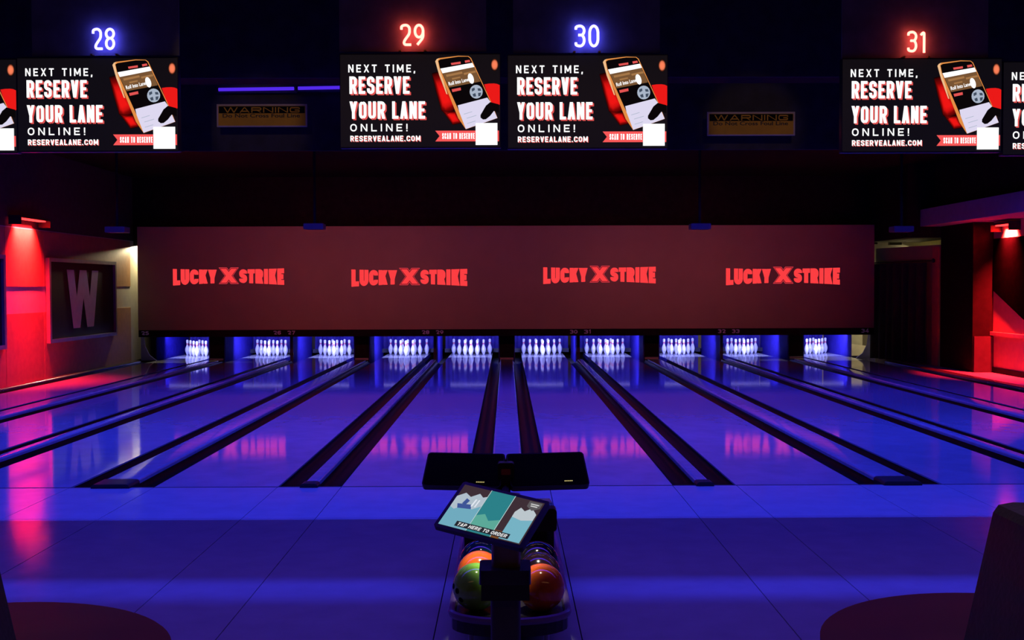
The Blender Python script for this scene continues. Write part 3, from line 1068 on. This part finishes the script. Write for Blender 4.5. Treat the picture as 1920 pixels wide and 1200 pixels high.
st = stadium(W2, 5.13, 6.75)
m = MB()
m.prism(st[::-1], lambda a, b, tt: (a + .01, b, ZR - .07 + .06 * tt))
m.build('tray', RACKM, br, world=True)
m = MB()
m.tube([(a + .01, b, ZR) for a, b in st], .018, 8)
m.build('rim', RIMM, br, world=True, smooth=True)
MB().box(-.01, .03, 5.1, 6.4, ZR - .02, ZR + .035).build('centre_divider', RACKM, br, world=True)
m = MB()
m.prism([(-.2, 5.2), (.22, 5.2), (.22, 6.7), (-.2, 6.7)], lambda a, b, tt: (a, b, .001 + (ZR - .072) * tt)) if False else m.box(-.12, .14, 5.5, 6.6, .001, ZR - .071)
m.build('pedestal', RACKM, br, world=True)
for q in (-.165, .175):
    MB().tube([(q, 5.12, ZR - .06), (q, 5.1, .001)], .014, 8).build('leg', METAL, br, world=True, smooth=True)
# hood where the balls come up
m = MB()
prof2 = [(6.28, ZR), (6.28, .34), (6.36, .43), (6.5, .46), (6.95, .40), (7.05, .30), (7.05, .001), (6.62, .001), (6.62, ZR)]
m.prism(prof2, lambda a, b, tt: (-.24 + .5 * tt, a, b))
m.build('hood', RACKM, br, world=True)
MB().box(-.20, -.01, 6.272, 6.28, ZR + .01, .345).build('hood_mouth', BLACK, br, world=True)
MB().box(.03, .22, 6.272, 6.28, ZR + .01, .345).build('hood_mouth', BLACK, br, world=True)

balls = (('lime green bowling ball with finger holes in the rack', (-.145, 5.19), (.30, .80, .07), True),
         ('orange bowling ball behind the lime green ball', (-.135, 5.43), (.90, .15, .02), False),
         ('dark teal bowling ball behind the two left balls', (-.135, 5.66), (.01, .10, .09), False),
         ('orange bowling ball alone at the front of the right track', (.155, 5.17), (.90, .16, .02), False),
         ('dark purple bowling ball behind the right orange ball', (.150, 5.40), (.014, .006, .013), False),
         ('black bowling ball at the back of the right track', (.150, 5.63), (.015, .015, .02), False))
for lab, (bx, by), col, holes in balls:
    r = .1085
    t = thing('bowling_ball', lab, 'bowling ball', (bx, by, ZR - .01), 'balls in the ball return')
    n1 = 16
    prf = [(max(.002, r * math.sin(PI * k / n1)), r - r * math.cos(PI * k / n1)) for k in range(n1 + 1)]
    nm = 'ball_%d' % int(col[0] * 1000)
    MB().lathe(prf, 28).build('shell', mat(nm, col, .12, noise=.18, nscale=18, spec=.5, coat=.4), t, smooth=True)
    dirs = [(-.94, -.30, .10), (-.62, -.68, -.38), (-.78, -.62, -.02)] if holes else [(.1, .4, .9), (.3, .35, .88), (.2, .6, .76)]
    for d in dirs:
        d = Vector(d).normalized()
        c0 = Vector((0, 0, r)) + d * (r - .004)
        MB().tube([c0, c0 + d * .0046], .013, 12).build('finger_hole', BLACK, t)

# ------------------------------------------------------------------ console stand with two monitors and the tablet
cs = thing('console_stand', 'metal post carrying two black monitors and an order tablet', 'console', (-.008, 4.7, 0))
PX0 = -.008
MB().rbox(PX0 - .16, PX0 + .16, 4.56, 4.84, .001, .02, .008).build('base_plate', SATIN, cs, world=True)
m = MB()
m.prism(rrect(PX0 - .062, PX0 + .062, 4.65, 4.75, .025), lambda a, b, tt: (a, b, .02 + .48 * tt))
m.build('post', mat('post_dark_metal', (.10, .09, .085), .35, metal=.7, noise=.15), cs, world=True, smooth=True)
m = MB()
m.prism(rrect(PX0 - .058, PX0 + .062, 4.655, 4.745, .025), lambda a, b, tt: (a, b, .48 + .36 * tt))
m.build('upper_post', mat('post_metal', (.42, .30, .24), .3, metal=.3, noise=.15), cs, world=True, smooth=True)
col_ = MB()
col_.prism(rrect(PX0 - .108, PX0 + .104, 4.60, 4.79, .02), lambda a, b, tt: (a, b, .485 + .06 * tt))
o = col_.build('collar', mat('collar_violet_black', (.03, .025, .06), .2, noise=.2), cs, world=True, smooth=True)
MB().box(PX0 - .10, PX0 + .098, 4.605, 4.785, .42, .485).build('collar_block', SATIN, o, world=True)
MB().tube([(PX0, 4.72, .80), (PX0, 4.95, .88)], .022, 8).build('monitor_arm', SATIN, cs, world=True, smooth=True)

OFFS = mat('monitor_off_glass', (.006, .006, .007), .18, noise=.2)
for s in (-1, 1):
    W, H = (.345, .185)
    yaw, tilt = s * math.radians(9), math.radians(48)
    up0 = Vector((0, math.sin(tilt), math.cos(tilt)))
    Rz = Matrix.Rotation(yaw, 3, 'Z')
    u = Rz @ Vector((1, 0, 0))
    v = Rz @ up0
    nn = u.cross(v)
    inner = px(938.5 if s < 0 else 958, 914, 4.80)
    O = inner - (u * W if s < 0 else Vector((0, 0, 0)))
    poly = rrect(0, W, 0, H, .016, 4)
    mm = MB()
    mm.prism(poly, lambda a, b, tt: O + u * a + v * b - nn * (.028 * tt))
    mo = mm.build('monitor', SATIN, cs, world=True)
    flat([rrect(.006, W - .006, .006, H - .006, .012, 3)], 'dark_glass', OFFS, mo, O, u, v, .001)
    lx = W * (.685 if s < 0 else .685)
    flat([rect(lx + q * .0075, lx + q * .0075 + .0055, .022, .0275) for q in range(5)], 'yellow_mark', glow('mark_yellow', srgb(190, 175, 110), 1.0), mo, O, u, v, .002)
p0 = px(948.5, 888, 4.84)
MB().rbox(p0.x - .035, p0.x + .035, 4.84, 4.90, p0.z - .05, p0.z + .045, .01).build('hinge', SATIN, cs, world=True)
MB().rbox(p0.x - .02, p0.x + .02, 4.835, 4.84, p0.z - .005, p0.z + .02, .004).build('hinge_badge', mat('badge_red', (.3, .03, .05), .4, noise=.1), cs, world=True)

# tablet: corners from the photo, solved as a rigid 16:10 slab on the post
TL = px(872, 908.7, 4.72)
cf = R3 @ Vector((0, 0, 1))                         # towards the camera
cx_, cy_ = R3 @ Vector((1, 0, 0)), R3 @ Vector((0, 1, 0))
k = 4.66 / FPX
u = (cx_ * 150 - cy_ * 23) * k + cf * .178
v = -((cx_ * -47.5 - cy_ * 62) * k + cf * .150)     # upwards on the screen
TW, TH = u.length, v.length
u.normalize()
v = (v - u * v.dot(u)).normalized()
nn = u.cross(v)
O = TL - v * TH
bz = .016
mm = MB()
mm.prism(rrect(-bz, TW + bz, -bz, TH + bz, .012, 3), lambda a, b, tt: O + u * a + v * b - nn * (.022 * tt) - nn * .0005)
tb = mm.build('tablet', SATIN, cs, world=True)
E = lambda nm, c: glow('tablet_' + nm, srgb(*c), 1.0)


def tp(nm, mt, polys, lev):
    flat([[(a * TW, (1 - b) * TH) for a, b in q] for q in polys], nm, mt, tb, O, u, v, .0005 * lev)


tp('tablet_screen', E('brown', (62, 46, 54)), [rect(0, 1, 0, 1)], 1)
tp('picture_ice', E('ice', (112, 170, 190)), [[(0, .30), (.08, .18), (.16, .25), (.24, .13), (.30, .20), (.345, .16), (.345, 1), (0, 1)]], 2)
tp('picture_snow', E('snow', (176, 190, 202)), [[(.0, .30), (.08, .18), (.16, .25), (.24, .13), (.30, .20), (.345, .16), (.345, .40), (.26, .52), (.16, .46), (.06, .60), (0, .56)]], 3)
tp('picture_boat', E('indigo', (62, 84, 150)), [[(.06, .46), (.22, .42), (.25, .52), (.09, .56)], [(.13, .30), (.18, .34), (.16, .45), (.11, .44)]], 4)
tp('picture_mast', E('white', (225, 230, 240)), [[(.235, .28), (.255, .28), (.245, .46), (.225, .46)], [(.275, .28), (.292, .28), (.285, .46), (.268, .46)]], 5)
tp('picture_panel', E('teal', (44, 128, 136)), [rect(.352, .642, .0, 1)], 4)
tp('picture_panel', E('teal_light', (92, 168, 152)), [[(.352, .62), (.44, .55), (.52, .68), (.642, .60), (.642, .86), (.352, .86)]], 5)
tp('picture_edge', E('edge', (190, 215, 215)), [rect(.345, .352, 0, 1), rect(.642, .649, 0, 1)], 6)
tp('picture_glass', E('glass', (118, 178, 196)), [[(.74, .34), (.80, .30), (.86, .36), (.92, .28), (.985, .30), (.985, .98), (.74, .98)]], 3)
tp('picture_frost', E('frost', (188, 198, 204)), [[(.74, .34), (.78, .22), (.84, .28), (.90, .18), (.96, .26), (.985, .30), (.985, .44), (.86, .50), (.74, .46)]], 4)
tp('picture_badge', E('badge', (92, 88, 92)), [[(.83, .03), (.985, .03), (.985, .16), (.91, .24), (.83, .16)]], 6)
tp('picture_badge_bar', E('badge_bar', (205, 205, 205)), [rect(.86, .96, .08, .105), rect(.87, .95, .125, .15)], 7)
tp('picture_wood', E('wood', (120, 74, 40)), [[(.65, .82), (.74, .82), (.74, 1), (.65, 1)]], 3)
tp('caption_bar', E('caption', (38, 40, 48)), [rect(.19, .845, .845, .965)], 8)
ps = text_polys('TAP HERE TO ORDER', .60 * TW, .075 * TH, .2, .16, 0, 0, shear=.2)
flat([[(a + .215 * TW, b + .055 * TH) for a, b in q] for q in ps], 'caption_lettering', E('caption_white', (235, 235, 235)), tb, O, u, v, .0045)
# card reader behind the tablet's right edge, support arm
c0 = px(1010, 975, 4.72)
MB().rbox(c0.x - .035, c0.x + .075, 4.70, 4.78, c0.z - .045, c0.z + .05, .014).build('card_reader', SATIN, cs, world=True)
MB().box(PX0 - .03, c0.x + .02, 4.70, 4.76, .76, .80).build('tablet_arm', SATIN, cs, world=True)

# ------------------------------------------------------------------ tables and chairs in the foreground
TRED = mat('table_dark_red', (.24, .022, .003), .55, noise=.15, nscale=3)
for lab, tx, ty, r in (('low round dark red table beside the black lounge chair on the right', 1.775, 3.79, .695),
                       ('low round dark red table on the ball rack side of the left lounge chair', -1.845, 3.70, .71)):
    t = thing('round_table', lab, 'table', (tx, ty, 0), 'low round tables')
    MB().lathe([(r - .02, .44), (r, .45), (r, .475), (r - .006, .48)], 64).build('table_top', TRED, t, smooth=True)
    MB().tube([(0, 0, .02), (0, 0, .44)], .05, 16).build('column', SATIN, t, smooth=True)
    MB().lathe([(.28, .001), (.28, .012), (.06, .03)], 32).build('foot', SATIN, t, smooth=True)

LEA = mat('chair_dark_leather', (.014, .009, .007), .45, noise=.3, nscale=14, bump=.15, bscale=(60, 60, 60))
LEAT = mat('chair_brown_leather', (.10, .055, .03), .4, noise=.3, nscale=14)


def chair(s, dx, label):
    t = thing('lounge_chair', label, 'chair', (s * (1.55 + dx), 2.75, 0), 'lounge chairs in front of the tables')
    X = lambda a: s * (a + dx)
    y0, y1 = 2.56, 2.98
    # reclined backrest: profile in x-z, widening downwards
    pr = [(1.12, .42), (1.21, .80), (1.277, 1.108), (1.291, 1.128), (1.33, 1.135), (1.66, 1.118), (1.70, 1.093), (1.72, .42)]
    m = MB()
    n = len(pr)
    vs = []
    lay = ((0, .012), (.02, 0), (.40, 0), (.42, .012))
    for dy, ins in lay:
        for a, b in pr:
            vs.append((X(a + (ins if a < 1.3 else -ins)), y0 + dy, b - (ins if b > .5 else 0)))
    fs = []
    for q in range(3):
        for i in range(n):
            j = (i + 1) % n
            fs.append((q * n + i, q * n + j, (q + 1) * n + j, (q + 1) * n + i))
    fs += [tuple(range(n)), tuple(range(4 * n - 1, 3 * n - 1, -1))]
    m.add(vs, fs)
    m.build('backrest', LEA, t, world=True)
    pts = [(X(1.291), y0 + .012, 1.119), (X(1.33), y0 + .012, 1.126), (X(1.66), y0 + .012, 1.109)]
    MB().tube(pts, .006, 8).build('piping', LEA, t, world=True, smooth=True)
    a, b = sorted((X(.62), X(1.1)))
    MB().rbox(a, b, y0 - .02, y1 + .02, .30, .44, .04).build('seat', LEAT, t, world=True)
    a, b = sorted((X(.66), X(1.70)))
    MB().box(a, b, y0 + .02, y1 - .02, .20, .30).build('seat_frame', SATIN, t, world=True)
    for lx in (.70, 1.64):
        for ly in (y0 + .05, y1 - .05):
            MB().tube([(X(lx), ly, .001), (X(lx), ly, .20)], .02, 8).build('leg', SATIN, t, world=True, smooth=True)


chair(1, 0, 'tall black leather lounge chair before the right round table')
chair(-1, .085, 'tall black leather lounge chair before the left round table')

for o in bpy.data.objects:
    if '_o' in o:
        del o['_o']
